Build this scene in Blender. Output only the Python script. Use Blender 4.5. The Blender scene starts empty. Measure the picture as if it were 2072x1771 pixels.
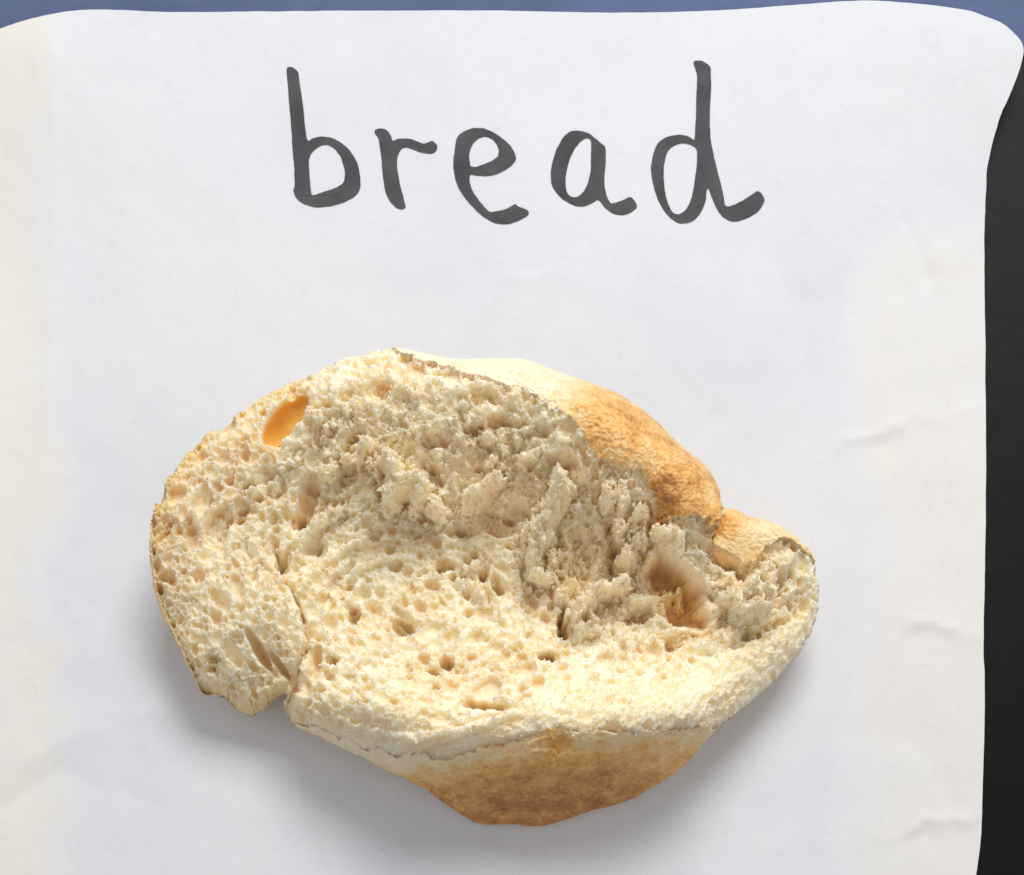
import bpy, bmesh, math
import numpy as np

scn = bpy.context.scene
COL = scn.collection
rng = np.random.default_rng(11)

# ------------------------------------------------------------------ units
# everything is laid out in millimetres; M turns it into metres
M = 0.001
S = 0.083              # mm on the paper for one unit of the layout drawing (2072 x 1771)
H = 300.0              # camera height over the paper, mm
CAMY = -105.0          # the camera hangs a little towards the near edge

# ------------------------------------------------------------------ camera
cam_d = bpy.data.cameras.new("camera")
cam = bpy.data.objects.new("camera", cam_d)
COL.objects.link(cam)
FW = 2072 * S
cam_d.sensor_fit = 'HORIZONTAL'
cam_d.sensor_width = 36.0
cam_d.lens = 36.0 * H / FW
cam_d.shift_y = -CAMY / FW
cam_d.clip_start = 0.01
cam_d.clip_end = 50.0
cam.location = (0, CAMY * M, H * M)
cam.rotation_euler = (0, 0, 0)
scn.camera = cam

# ------------------------------------------------------------------ light
wd = bpy.data.worlds.new("World")
scn.world = wd
wd.use_nodes = True
bg = wd.node_tree.nodes["Background"]
bg.inputs[0].default_value = (1.0, 0.965, 0.985, 1)
bg.inputs[1].default_value = 0.49

def area(name, loc, target, sx, sy, watts, color):
    l = bpy.data.lights.new(name, 'AREA')
    l.shape = 'RECTANGLE'
    l.size, l.size_y = sx, sy
    l.energy = watts
    l.color = color
    o = bpy.data.objects.new(name, l)
    COL.objects.link(o)
    o.location = loc
    import mathutils
    dv = mathutils.Vector(target) - mathutils.Vector(loc)
    o.rotation_euler = dv.to_track_quat('-Z', 'Y').to_euler()
    return o
# the window light, from beyond the far edge of the paper
area("window_light", (0.12, 0.42, 0.55), (0, -0.02, 0), 0.36, 0.26, 4.25, (1.0, 0.995, 0.975))

scn.view_settings.view_transform = 'Standard'
scn.view_settings.look = 'None'
scn.view_settings.exposure = 0.0
scn.view_settings.gamma = 1.0
scn.cycles.max_bounces = 12
scn.cycles.diffuse_bounces = 8

# ------------------------------------------------------------------ helpers
def P(px, py, z=0.0):
    """layout drawing point lying at height z -> mm on the table"""
    x = (px - 1036) * S
    y = (885 - py) * S
    k = (H - z) / H
    return x * k, CAMY + (y - CAMY) * k

def hash2(ix, iy, seed):
    h = (ix.astype(np.int64) * 374761393 + iy.astype(np.int64) * 668265263 + seed * 974634777) & 0xFFFFFFFF
    h = ((h ^ (h >> 13)) * 1274126177) & 0xFFFFFFFF
    return (h ^ (h >> 16)) & 0xFFFFFFFF

def perlin(x, y, seed):
    x0 = np.floor(x); y0 = np.floor(y)
    fx = x - x0; fy = y - y0
    ix = x0.astype(np.int64); iy = y0.astype(np.int64)
    u = fx * fx * fx * (fx * (fx * 6 - 15) + 10)
    v = fy * fy * fy * (fy * (fy * 6 - 15) + 10)
    def g(dx, dy):
        a = hash2(ix + dx, iy + dy, seed) * (2 * math.pi / 4294967296.0)
        return np.cos(a) * (fx - dx) + np.sin(a) * (fy - dy)
    n0 = g(0, 0) * (1 - u) + g(1, 0) * u
    n1 = g(0, 1) * (1 - u) + g(1, 1) * u
    return (n0 * (1 - v) + n1 * v) * 1.5

def fbm(x, y, wl, octv, seed, gain=0.5):
    r = 0; a = 1.0; t = 0
    for k in range(octv):
        r = r + a * perlin(x / wl + 17.3 * k, y / wl - 9.1 * k, seed + k)
        t += a; a *= gain; wl *= 0.5
    return r / t

def ridged(x, y, wl, octv, seed):
    r = 0; a = 1.0; t = 0
    for k in range(octv):
        r = r + a * (1 - 2.2 * np.abs(perlin(x / wl + 5.7 * k, y / wl + 3.3 * k, seed + k)))
        t += a; a *= 0.55; wl *= 0.5
    return r / t

def sstep(a, b, x):
    t = np.clip((x - a) / (b - a), 0, 1)
    return t * t * (3 - 2 * t)

def smooth_poly(pts, n=6, closed=True):
    """Catmull-Rom through the points"""
    p = np.array(pts, float)
    N = len(p); out = []
    for i in range(N if closed else N - 1):
        if closed:
            a, b, c, d = p[(i - 1) % N], p[i], p[(i + 1) % N], p[(i + 2) % N]
        else:
            a, b, c, d = p[max(i - 1, 0)], p[i], p[i + 1], p[min(i + 2, N - 1)]
        for k in range(n):
            t = k / n
            out.append(0.5 * ((2 * b) + (-a + c) * t + (2 * a - 5 * b + 4 * c - d) * t * t + (-a + 3 * b - 3 * c + d) * t ** 3))
    if not closed:
        out.append(p[-1])
    return np.array(out)

def seg_dist(X, Y, pts, closed):
    n = len(pts)
    best = np.full(X.shape, 1e9)
    for i in range(n if closed else n - 1):
        ax, ay = pts[i]; bx, by = pts[(i + 1) % n]
        dx, dy = bx - ax, by - ay
        L = dx * dx + dy * dy + 1e-12
        t = np.clip(((X - ax) * dx + (Y - ay) * dy) / L, 0, 1)
        q = (X - ax - t * dx) ** 2 + (Y - ay - t * dy) ** 2
        best = np.minimum(best, q)
    return np.sqrt(best)

def inside(X, Y, pts):
    r = np.zeros(X.shape, bool)
    n = len(pts)
    for i in range(n):
        ax, ay = pts[i]; bx, by = pts[(i + 1) % n]
        if ay == by: continue
        c = ((ay > Y) != (by > Y)) & (X < (bx - ax) * (Y - ay) / (by - ay) + ax)
        r ^= c
    return r

def bilin(C, cx0, cy0, cs, X, Y):
    u = np.clip((X - cx0) / cs, 0, C.shape[1] - 1.001)
    v = np.clip((Y - cy0) / cs, 0, C.shape[0] - 1.001)
    i = u.astype(int); j = v.astype(int)
    fu = u - i; fv = v - j
    return ((C[j, i] * (1 - fu) + C[j, i + 1] * fu) * (1 - fv) +
            (C[j + 1, i] * (1 - fu) + C[j + 1, i + 1] * fu) * fv)

def link(o, parent=None):
    COL.objects.link(o)
    if parent: o.parent = parent
    return o

def mesh_np(name, verts, faces, mat, parent=None, attrs=None, smooth=True):
    """verts in mm, faces (n,4) quads or (n,3) or a list of both kinds"""
    me = bpy.data.meshes.new(name)
    fl = faces if isinstance(faces, list) else [faces]
    fl = [f for f in fl if len(f)]
    nv = len(verts)
    loops = np.concatenate([f.ravel() for f in fl]).astype(np.int32)
    sizes = np.concatenate([np.full(len(f), f.shape[1], np.int32) for f in fl])
    starts = np.concatenate([[0], np.cumsum(sizes)[:-1]]).astype(np.int32)
    me.vertices.add(nv)
    me.vertices.foreach_set("co", (np.asarray(verts, np.float32) * M).ravel())
    me.loops.add(len(loops))
    me.loops.foreach_set("vertex_index", loops)
    me.polygons.add(len(sizes))
    me.polygons.foreach_set("loop_start", starts)
    me.polygons.foreach_set("loop_total", sizes)
    me.polygons.foreach_set("use_smooth", np.full(len(sizes), smooth, bool))
    me.update(calc_edges=True)
    for k, a in (attrs or {}).items():
        at = me.attributes.new(k, 'FLOAT', 'POINT')
        at.data.foreach_set("value", np.asarray(a, np.float32))
    me.materials.append(mat)
    o = bpy.data.objects.new(name, me)
    return link(o, parent)

def border(quads, nv):
    """directed border edges of a quad set (faces lie to the left)"""
    a = quads.ravel(); b = np.roll(quads, -1, axis=1).ravel()
    k = a.astype(np.int64) * nv + b
    r = b.astype(np.int64) * nv + a
    m = ~np.isin(k, r)
    return a[m], b[m]

def chain(a, b):
    nx = {}
    for u, v in zip(a.tolist(), b.tolist()):
        nx.setdefault(u, []).append(v)
    best = []
    while nx:
        s = next(iter(nx)); loop = [s]; u = s
        while True:
            l = nx.get(u)
            if not l: break
            v = l.pop()
            if not l: del nx[u]
            if v == s: break
            loop.append(v); u = v
        if len(loop) > len(best): best = loop
    return np.array(best)

def compact(verts, quads):
    used = np.unique(quads)
    mp = np.full(len(verts), -1, np.int64); mp[used] = np.arange(len(used))
    return used, mp[quads]

# ------------------------------------------------------------------ materials
def mat_new(name):
    m = bpy.data.materials.new(name); m.use_nodes = True
    nt = m.node_tree
    return m, nt, nt.nodes["Principled BSDF"]

def N(nt, t, **kw):
    n = nt.nodes.new(t)
    for k, v in kw.items():
        if k.startswith('i_'):
            n.inputs[k[2:].replace('_', ' ')].default_value = v
        else:
            setattr(n, k, v)
    return n

def ramp(nt, stops):
    r = nt.nodes.new("ShaderNodeValToRGB")
    e = r.color_ramp.elements
    while len(e) < len(stops): e.new(0.5)
    for el, (p, c) in zip(e, stops):
        el.position = p; el.color = (*c, 1)
    return r

def mat_table():
    m, nt, b = mat_new("black_table")
    tc = N(nt, "ShaderNodeTexCoord")
    mp = N(nt, "ShaderNodeMapping"); mp.inputs["Scale"].default_value = (160, 260, 160)
    nt.links.new(tc.outputs["Object"], mp.inputs[0])
    n = N(nt, "ShaderNodeTexNoise"); n.inputs["Scale"].default_value = 1.0; n.inputs["Detail"].default_value = 6
    nt.links.new(mp.outputs[0], n.inputs["Vector"])
    r = ramp(nt, [(0.35, (0.002, 0.002, 0.0023)), (0.75, (0.005, 0.005, 0.0055))])
    nt.links.new(n.outputs[0], r.inputs[0])
    nt.links.new(r.outputs[0], b.inputs["Base Color"])
    bp = N(nt, "ShaderNodeBump"); bp.inputs["Strength"].default_value = 0.25; bp.inputs["Distance"].default_value = 0.0002
    nt.links.new(n.outputs[0], bp.inputs["Height"]); nt.links.new(bp.outputs[0], b.inputs["Normal"])
    b.inputs["Roughness"].default_value = 0.48
    b.inputs["Specular IOR Level"].default_value = 0.13
    return m

def mat_reflection():
    m, nt, b = mat_new("blue_reflection_paint")
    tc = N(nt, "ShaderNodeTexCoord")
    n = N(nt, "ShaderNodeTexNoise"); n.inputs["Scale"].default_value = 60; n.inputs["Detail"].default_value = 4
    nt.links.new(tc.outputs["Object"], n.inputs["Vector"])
    r = ramp(nt, [(0.3, (0.068, 0.10, 0.20)), (0.7, (0.11, 0.15, 0.28))])  # blue of the reflected window put into the base colour
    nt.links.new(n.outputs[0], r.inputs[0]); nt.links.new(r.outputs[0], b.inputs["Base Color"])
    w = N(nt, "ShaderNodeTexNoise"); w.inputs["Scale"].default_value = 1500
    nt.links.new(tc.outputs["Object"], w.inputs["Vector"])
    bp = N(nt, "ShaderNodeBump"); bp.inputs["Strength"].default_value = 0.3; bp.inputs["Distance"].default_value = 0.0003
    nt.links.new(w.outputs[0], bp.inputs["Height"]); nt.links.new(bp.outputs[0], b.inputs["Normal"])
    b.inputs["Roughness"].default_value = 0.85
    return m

def mat_paper():
    m, nt, b = mat_new("white_paper")
    tc = N(nt, "ShaderNodeTexCoord")
    # uneven camera white balance put into the base colour: neutral with slightly creamy patches
    n = N(nt, "ShaderNodeTexNoise"); n.inputs["Scale"].default_value = 14; n.inputs["Detail"].default_value = 5; n.inputs["Roughness"].default_value = 0.6
    nt.links.new(tc.outputs["Object"], n.inputs["Vector"])
    at = N(nt, "ShaderNodeAttribute", attribute_name="cream")
    add = N(nt, "ShaderNodeMath", operation='MULTIPLY_ADD'); add.inputs[1].default_value = 0.9; 
    nt.links.new(n.outputs[0], add.inputs[0]); nt.links.new(at.outputs["Fac"], add.inputs[2])
    r = ramp(nt, [(0.28, (0.625, 0.66, 0.715)), (0.46, (0.695, 0.715, 0.75)), (0.66, (0.72, 0.73, 0.74)), (1.0, (0.74, 0.725, 0.675))])
    nt.links.new(add.outputs[0], r.inputs[0])
    # specks and fibres in the pulp
    vo = N(nt, "ShaderNodeTexVoronoi"); vo.inputs["Scale"].default_value = 95; vo.inputs["Randomness"].default_value = 1
    nt.links.new(tc.outputs["Object"], vo.inputs["Vector"])
    wn = N(nt, "ShaderNodeSeparateColor"); nt.links.new(vo.outputs["Color"], wn.inputs[0])
    gate = N(nt, "ShaderNodeMath", operation='GREATER_THAN'); gate.inputs[1].default_value = 0.90
    nt.links.new(wn.outputs[0], gate.inputs[0])
    mr = N(nt, "ShaderNodeMapRange"); mr.inputs["From Min"].default_value = 0.015; mr.inputs["From Max"].default_value = 0.05
    mr.inputs["To Min"].default_value = 0.55; mr.inputs["To Max"].default_value = 0.0
    nt.links.new(vo.outputs["Distance"], mr.inputs[0])
    mu = N(nt, "ShaderNodeMath", operation='MULTIPLY'); nt.links.new(gate.outputs[0], mu.inputs[0]); nt.links.new(mr.outputs[0], mu.inputs[1])
    mu2 = N(nt, "ShaderNodeMath", operation='MULTIPLY'); nt.links.new(mu.outputs[0], mu2.inputs[0]); nt.links.new(wn.outputs[1], mu2.inputs[1])
    f = N(nt, "ShaderNodeTexNoise"); f.inputs["Scale"].default_value = 420; f.inputs["Detail"].default_value = 3; f.inputs["Distortion"].default_value = 1.5
    nt.links.new(tc.outputs["Object"], f.inputs["Vector"])
    fr = N(nt, "ShaderNodeMapRange"); fr.inputs["From Min"].default_value = 0.55; fr.inputs["From Max"].default_value = 0.8
    fr.inputs["To Min"].default_value = 0.0; fr.inputs["To Max"].default_value = 0.10
    nt.links.new(f.outputs[0], fr.inputs[0])
    mxx = N(nt, "ShaderNodeMath", operation='MAXIMUM'); nt.links.new(mu2.outputs[0], mxx.inputs[0]); nt.links.new(fr.outputs[0], mxx.inputs[1])
    mix = N(nt, "ShaderNodeMixRGB"); mix.inputs[2].default_value = (0.33, 0.33, 0.36, 1)
    nt.links.new(mxx.outputs[0], mix.inputs[0]); nt.links.new(r.outputs[0], mix.inputs[1])
    nt.links.new(mix.outputs[0], b.inputs["Base Color"])
    g = N(nt, "ShaderNodeTexNoise"); g.inputs["Scale"].default_value = 900; g.inputs["Detail"].default_value = 5
    nt.links.new(tc.outputs["Object"], g.inputs["Vector"])
    bp = N(nt, "ShaderNodeBump"); bp.inputs["Strength"].default_value = 0.12; bp.inputs["Distance"].default_value = 0.0003
    nt.links.new(g.outputs[0], bp.inputs["Height"]); nt.links.new(bp.outputs[0], b.inputs["Normal"])
    b.inputs["Roughness"].default_value = 0.8
    b.inputs["Specular IOR Level"].default_value = 0.2
    return m

def mat_ink():
    m, nt, b = mat_new("grey_marker_ink")
    tc = N(nt, "ShaderNodeTexCoord")
    n = N(nt, "ShaderNodeTexNoise"); n.inputs["Scale"].default_value = 160; n.inputs["Detail"].default_value = 5
    nt.links.new(tc.outputs["Object"], n.inputs["Vector"])
    r = ramp(nt, [(0.3, (0.052, 0.055, 0.058)), (0.7, (0.088, 0.092, 0.096))])
    nt.links.new(n.outputs[0], r.inputs[0]); nt.links.new(r.outputs[0], b.inputs["Base Color"])
    b.inputs["Roughness"].default_value = 0.75
    b.inputs["Specular IOR Level"].default_value = 0.2
    return m

def mat_crumb():
    m, nt, b = mat_new("bread_crumb")
    tc = N(nt, "ShaderNodeTexCoord")
    n = N(nt, "ShaderNodeTexNoise"); n.inputs["Scale"].default_value = 130; n.inputs["Detail"].default_value = 6
    nt.links.new(tc.outputs["Object"], n.inputs["Vector"])
    r = ramp(nt, [(0.3, (0.92, 0.78, 0.53)), (0.5, (0.945, 0.83, 0.60)), (0.7, (0.96, 0.88, 0.69))])
    tn = N(nt, "ShaderNodeAttribute", attribute_name="tone")
    tm = N(nt, "ShaderNodeMath", operation='MULTIPLY_ADD'); tm.inputs[1].default_value = 0.40
    nt.links.new(tn.outputs["Fac"], tm.inputs[0]); nt.links.new(n.outputs[0], tm.inputs[2])
    ts = N(nt, "ShaderNodeMath", operation='SUBTRACT'); ts.inputs[1].default_value = 0.20
    nt.links.new(tm.outputs[0], ts.inputs[0]); nt.links.new(ts.outputs[0], r.inputs[0])
    at = N(nt, "ShaderNodeAttribute", attribute_name="amber")
    mix = N(nt, "ShaderNodeMixRGB"); mix.inputs[2].default_value = (0.82, 0.48, 0.08, 1)
    nt.links.new(at.outputs["Fac"], mix.inputs[0]); nt.links.new(r.outputs[0], mix.inputs[1])
    nt.links.new(mix.outputs[0], b.inputs["Base Color"])
    b.inputs["Roughness"].default_value = 0.7
    b.inputs["Specular IOR Level"].default_value = 0.15
    b.inputs["Subsurface Weight"].default_value = 0.85
    b.inputs["Subsurface Radius"].default_value = (1.0, 0.82, 0.6)
    b.inputs["Subsurface Scale"].default_value = 0.0032
    return m

def mat_crust(name="bread_crust"):
    m, nt, b = mat_new(name)
    tc = N(nt, "ShaderNodeTexCoord")
    at = N(nt, "ShaderNodeAttribute", attribute_name="brown")
    n = N(nt, "ShaderNodeTexNoise"); n.inputs["Scale"].default_value = 330; n.inputs["Detail"].default_value = 7; n.inputs["Roughness"].default_value = 0.65
    nt.links.new(tc.outputs["Object"], n.inputs["Vector"])
    n2 = N(nt, "ShaderNodeTexNoise"); n2.inputs["Scale"].default_value = 1300; n2.inputs["Detail"].default_value = 4
    nt.links.new(tc.outputs["Object"], n2.inputs["Vector"])
    a1 = N(nt, "ShaderNodeMath", operation='MULTIPLY_ADD'); a1.inputs[1].default_value = 0.75; 
    nt.links.new(n.outputs[0], a1.inputs[0]); nt.links.new(at.outputs["Fac"], a1.inputs[2])
    a2 = N(nt, "ShaderNodeMath", operation='MULTIPLY_ADD'); a2.inputs[1].default_value = 0.55
    nt.links.new(n2.outputs[0], a2.inputs[0]); nt.links.new(a1.outputs[0], a2.inputs[2])
    a3 = N(nt, "ShaderNodeMath", operation='SUBTRACT'); a3.inputs[1].default_value = 0.65
    nt.links.new(a2.outputs[0], a3.inputs[0])
    r = ramp(nt, [(0.0, (0.93, 0.82, 0.60)), (0.25, (0.90, 0.68, 0.36)), (0.5, (0.84, 0.48, 0.15)), (0.75, (0.57, 0.27, 0.08)), (1.0, (0.31, 0.12, 0.035))])
    nt.links.new(a3.outputs[0], r.inputs[0]); nt.links.new(r.outputs[0], b.inputs["Base Color"])
    bp = N(nt, "ShaderNodeBump"); bp.inputs["Strength"].default_value = 0.5; bp.inputs["Distance"].default_value = 0.0004
    nt.links.new(n2.outputs[0], bp.inputs["Height"]); nt.links.new(bp.outputs[0], b.inputs["Normal"])
    b.inputs["Roughness"].default_value = 0.5
    b.inputs["Specular IOR Level"].default_value = 0.3
    return m

M_TABLE, M_REFLECTION, M_PAPER, M_INK = mat_table(), mat_reflection(), mat_paper(), mat_ink()
def mat_flake():
    m, nt, b = mat_new("bread_cell_wall")
    tc = N(nt, "ShaderNodeTexCoord")
    n = N(nt, "ShaderNodeTexNoise"); n.inputs["Scale"].default_value = 400
    nt.links.new(tc.outputs["Object"], n.inputs["Vector"])
    r = ramp(nt, [(0.3, (0.96, 0.87, 0.66)), (0.7, (0.98, 0.93, 0.79))])
    nt.links.new(n.outputs[0], r.inputs[0])
    df = N(nt, "ShaderNodeBsdfDiffuse"); tl = N(nt, "ShaderNodeBsdfTranslucent")
    nt.links.new(r.outputs[0], df.inputs[0]); nt.links.new(r.outputs[0], tl.inputs[0])
    mx = N(nt, "ShaderNodeMixShader"); mx.inputs[0].default_value = 0.45
    nt.links.new(df.outputs[0], mx.inputs[1]); nt.links.new(tl.outputs[0], mx.inputs[2])
    nt.links.new(mx.outputs[0], nt.nodes["Material Output"].inputs[0])
    return m
M_CRUMB, M_CRUST, M_FLAKE = mat_crumb(), mat_crust(), mat_flake()

# ------------------------------------------------------------------ table
def slab(name, x0, x1, y0, y1, z0, z1, r, mat):
    """flat slab with rounded upper edges"""
    bm = bmesh.new()
    vs = [bm.verts.new((x * M, y * M, z * M)) for z in (z0, z1) for x, y in ((x0, y0), (x1, y0), (x1, y1), (x0, y1))]
    bm.faces.new([vs[3], vs[2], vs[1], vs[0]]); bm.faces.new(vs[4:])
    for i in range(4):
        j = (i + 1) % 4
        bm.faces.new((vs[i], vs[j], vs[4 + j], vs[4 + i]))
    bmesh.ops.bevel(bm, geom=[e for e in bm.edges], offset=r * M, segments=3, affect='EDGES')
    me = bpy.data.meshes.new(name); bm.to_mesh(me); bm.free()
    me.materials.append(mat)
    return link(bpy.data.objects.new(name, me))

table = slab("table_top", -450, 450, -350, 260, -30, -1.2, 2.0, M_TABLE)
table["kind"] = "structure"
reflection_slab = slab("blue_reflection_strip", -260, 250, 64.6, 240, -1.19, -0.5, 0.25, M_REFLECTION)  # added slab; its blue stands in for the window reflected in the table
reflection_slab["label"] = "muted blue strip painted as the window reflection on the table beyond the white paper"
reflection_slab["category"] = "mat"

# ------------------------------------------------------------------ masked height field
def grid_body(x0, x1, y0, y1, st):
    xs = np.arange(x0, x1, st); ys = np.arange(y0, y1, st)
    return np.meshgrid(xs, ys)

def field_quads(mask):
    h, w = mask.shape
    idx = np.arange(h * w).reshape(h, w)
    q = mask[:-1, :-1] & mask[:-1, 1:] & mask[1:, 1:] & mask[1:, :-1]
    return np.stack([idx[:-1, :-1][q], idx[:-1, 1:][q], idx[1:, 1:][q], idx[1:, :-1][q]], 1)

# ------------------------------------------------------------------ paper
def crease(X, Y, pts, w, amp, sharp=True):
    p = np.array([P(a, b) for a, b in pts])
    out = np.zeros(X.shape)
    x0, y0 = p.min(0) - 6 * w; x1, y1 = p.max(0) + 6 * w
    m = (X > x0) & (X < x1) & (Y > y0) & (Y < y1)
    if m.any():
        d = seg_dist(X[m], Y[m], p, False)
        out[m] = amp * np.exp(-d / w) if sharp else amp * np.exp(-(d / w) ** 2)
    return out

def paper_z(X, Y):
    z = 0.35 * fbm(X, Y, 70, 2, 301) + 0.20 * fbm(X, Y, 22, 2, 311) + 0.03 * fbm(X, Y, 5, 2, 321)
    quiet = 1 - 0.85 * sstep(-50, -38, X) * sstep(58, 44, X) * sstep(28, 40, Y)
    z += quiet * 0.16 * ridged(X + 4 * fbm(X, Y, 30, 2, 333), Y, 34, 3, 331) + quiet * 0.05 * ridged(X, Y, 9, 2, 341)
    # the far corners and the far edge curl up from the table
    a = np.array(P(2090, 60)); d = np.hypot(X - a[0], Y - a[1]); z += 4.5 * np.exp(-(d / 24) ** 2)
    a = np.array(P(-40, 60)); d = np.hypot(X - a[0], Y - a[1]); z += 3.5 * np.exp(-(d / 26) ** 2)
    # left and lower left: the sheet waves
    z += 2.2 * sstep(-77, -92, X) * sstep(40, 0, Y)
    for pts, w, amp in (
        ([(1800, 400), (1840, 460), (1866, 510), (1880, 560)], 1.2, -0.38),
        ([(1806, 400), (1850, 470), (1880, 530)], 3.0, 0.35),
        ([(1715, 890), (1760, 882), (1800, 868), (1815, 862)], 0.9, 0.42),
        ([(1770, 905), (1800, 900)], 2.5, -0.35),
        ([(1850, 1262), (1880, 1258), (1905, 1270), (1925, 1273)], 1.0, 0.42),
        ([(1850, 1285), (1900, 1280)], 2.5, -0.3),
        ([(1845, 1680), (1872, 1655), (1905, 1664), (1925, 1652), (1955, 1662)], 0.9, 0.45),
        ([(1830, 1700), (1880, 1690)], 3.0, -0.35),
        ([(1030, 560), (1075, 565), (1110, 552)], 1.2, 0.22),
        ([(1050, 548), (1100, 540)], 1.6, -0.15),
        ([(285, 1450), (310, 1435), (330, 1442)], 1.6, 0.3),
        ([(1640, 560), (1700, 530), (1760, 520)], 2.5, 0.18),
        ([(120, 120), (105, 500), (95, 900), (60, 1250)], 3.5, 0.45),
        ([(60, 1540), (130, 1500), (180, 1480)], 4.0, 0.5),
        ([(0, 1640), (60, 1600), (110, 1560)], 3.0, -0.5),
        ([(240, 640), (260, 690), (250, 720)], 2.2, 0.12),
        ([(1700, 905), (1660, 930), (1640, 980)], 1.6, 0.18),
        ([(1815, 862), (1850, 840), (1900, 850), (1985, 820)], 1.4, 0.16),
        ([(1880, 560), (1885, 620), (1870, 700)], 1.8, -0.16),
        ([(1925, 1273), (1960, 1290), (1992, 1285)], 1.4, 0.2),
        ([(1850, 1262), (1820, 1280), (1790, 1330), (1780, 1400)], 2.0, 0.16),
        ([(1845, 1680), (1800, 1700), (1770, 1690)], 1.6, 0.2),
        ([(1955, 1662), (1985, 1640)], 1.2, 0.25),
        ([(330, 1442), (300, 1500), (320, 1560), (300, 1640)], 2.2, 0.2),
        ([(140, 1560), (200, 1600), (240, 1590), (320, 1640)], 2.4, -0.2),
        ([(160, 180), (240, 300), (250, 420)], 2.4, 0.12),
        ([(1100, 130), (1130, 60)], 2.0, 0.12),
        ([(1560, 520), (1620, 640), (1640, 760)], 3.5, -0.2),
        ([(1850, 1500), (1900, 1560), (1930, 1640)], 4.0, -0.35),
    ):
        z += crease(X, Y, pts, w, amp)
    # flat under the loaf
    c = np.array(P(980, 1200)); d = np.hypot((X - c[0]) / 1.3, Y - c[1])
    z *= sstep(22, 44, d)
    return z

PAPER = [(-260, 330), (-120, 150), (-40, 78), (0, 58), (60, 38), (120, 25), (175, 19.5), (250, 20.5), (600, 22), (850, 21), (1000, 21), (1150, 24), (1300, 25),
         (1450, 21), (1600, 10), (1700, 2.5), (1760, 1), (1820, 4), (1900, 12), (1960, 22), (2010, 38), (2045, 58), (2066, 82), (2071, 103),
         (2066, 122), (2055, 160), (2042, 195), (2026, 230), (2013, 270), (2004, 310), (1998, 345), (1994, 400), (1992.5, 440),
         (1992, 560), (1994, 700), (1995, 900), (1994, 1100), (1990, 1300), (1993, 1400), (1988, 1600), (1984, 1700), (1974, 1775), (1955, 1900),
         (1500, 1910), (900, 1905), (300, 1910), (-260, 1900), (-265, 1200)]
def on_paper(px, py):
    x, y = P(px, py)
    for _ in range(3):
        z = float(paper_z(np.array([x]), np.array([y]))[0])
        x, y = P(px, py, z)
    return x, y

def build_paper():
    root = bpy.data.objects.new("paper_sheet", None)
    link(root)
    st = 0.7
    po = smooth_poly([on_paper(a, b) for a, b in PAPER], 5)
    X, Y = grid_body(po[:, 0].min() - 2, po[:, 0].max() + 2, po[:, 1].min() - 2, po[:, 1].max() + 2, st)
    d = seg_dist(X, Y, po, True)
    d = np.where(inside(X, Y, po), d, -d)
    d = d + 0.10 * fbm(X, Y, 4.5, 3, 361) + 0.25 * fbm(X, Y, 7, 2, 363) * sstep(70, 78, X) * sstep(25, 40, Y)
    mask = d > -0.45 * st
    quads = field_quads(mask)
    gy, gx = np.gradient(d, st)
    gl = np.hypot(gx, gy) + 1e-6
    used = np.zeros(X.size, bool)
    a, b = border(quads, X.size)
    used[a] = True
    bm = used.reshape(X.shape)
    X2 = np.where(bm, X - gx / gl * d, X); Y2 = np.where(bm, Y - gy / gl * d, Y)
    Z = paper_z(X2, Y2)
    V = np.stack([X2.ravel(), Y2.ravel(), Z.ravel()], 1)
    u, q = compact(V, quads)
    V = V[u]
    # white-balance cast put into the colour, creamy towards left margin and along right margin
    nx = fbm(V[:, 0], V[:, 1], 30, 4, 77)
    px = V[:, 0] / S + 1036; py = 885 - V[:, 1] / S
    cream = 0.45 * sstep(0.0, 0.12, fbm(V[:, 0], V[:, 1], 26, 5, 79) - 0.004 * np.maximum(px - 60, 0) - 0.004 * np.maximum(1330 - py, 0)) + 0.55 * sstep(150, 40, px + 110 * nx) + 0.40 * sstep(1690, 1800, px + 160 * nx) * sstep(430, 560, py + 80 * nx)
    # cut edge of the sheet, 0.1 mm thick
    a, b = border(q, len(V)); k = len(a); n0 = len(V)
    dz = np.array([0, 0, 0.1])
    V = np.concatenate([V, V[a], V[b], V[b] - dz, V[a] - dz])
    cream = np.concatenate([cream, cream[a], cream[b], cream[b], cream[a]])
    i = np.arange(k)
    rim = np.stack([n0 + i, n0 + 3 * k + i, n0 + 2 * k + i, n0 + k + i], 1)
    o = mesh_np("sheet", V, np.concatenate([q, rim]), M_PAPER, root, {"cream": cream})
    root["label"] = "creased white sheet of paper with a handwritten word under the piece of bread"
    root["category"] = "paper"
    return root
paper = build_paper()

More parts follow.
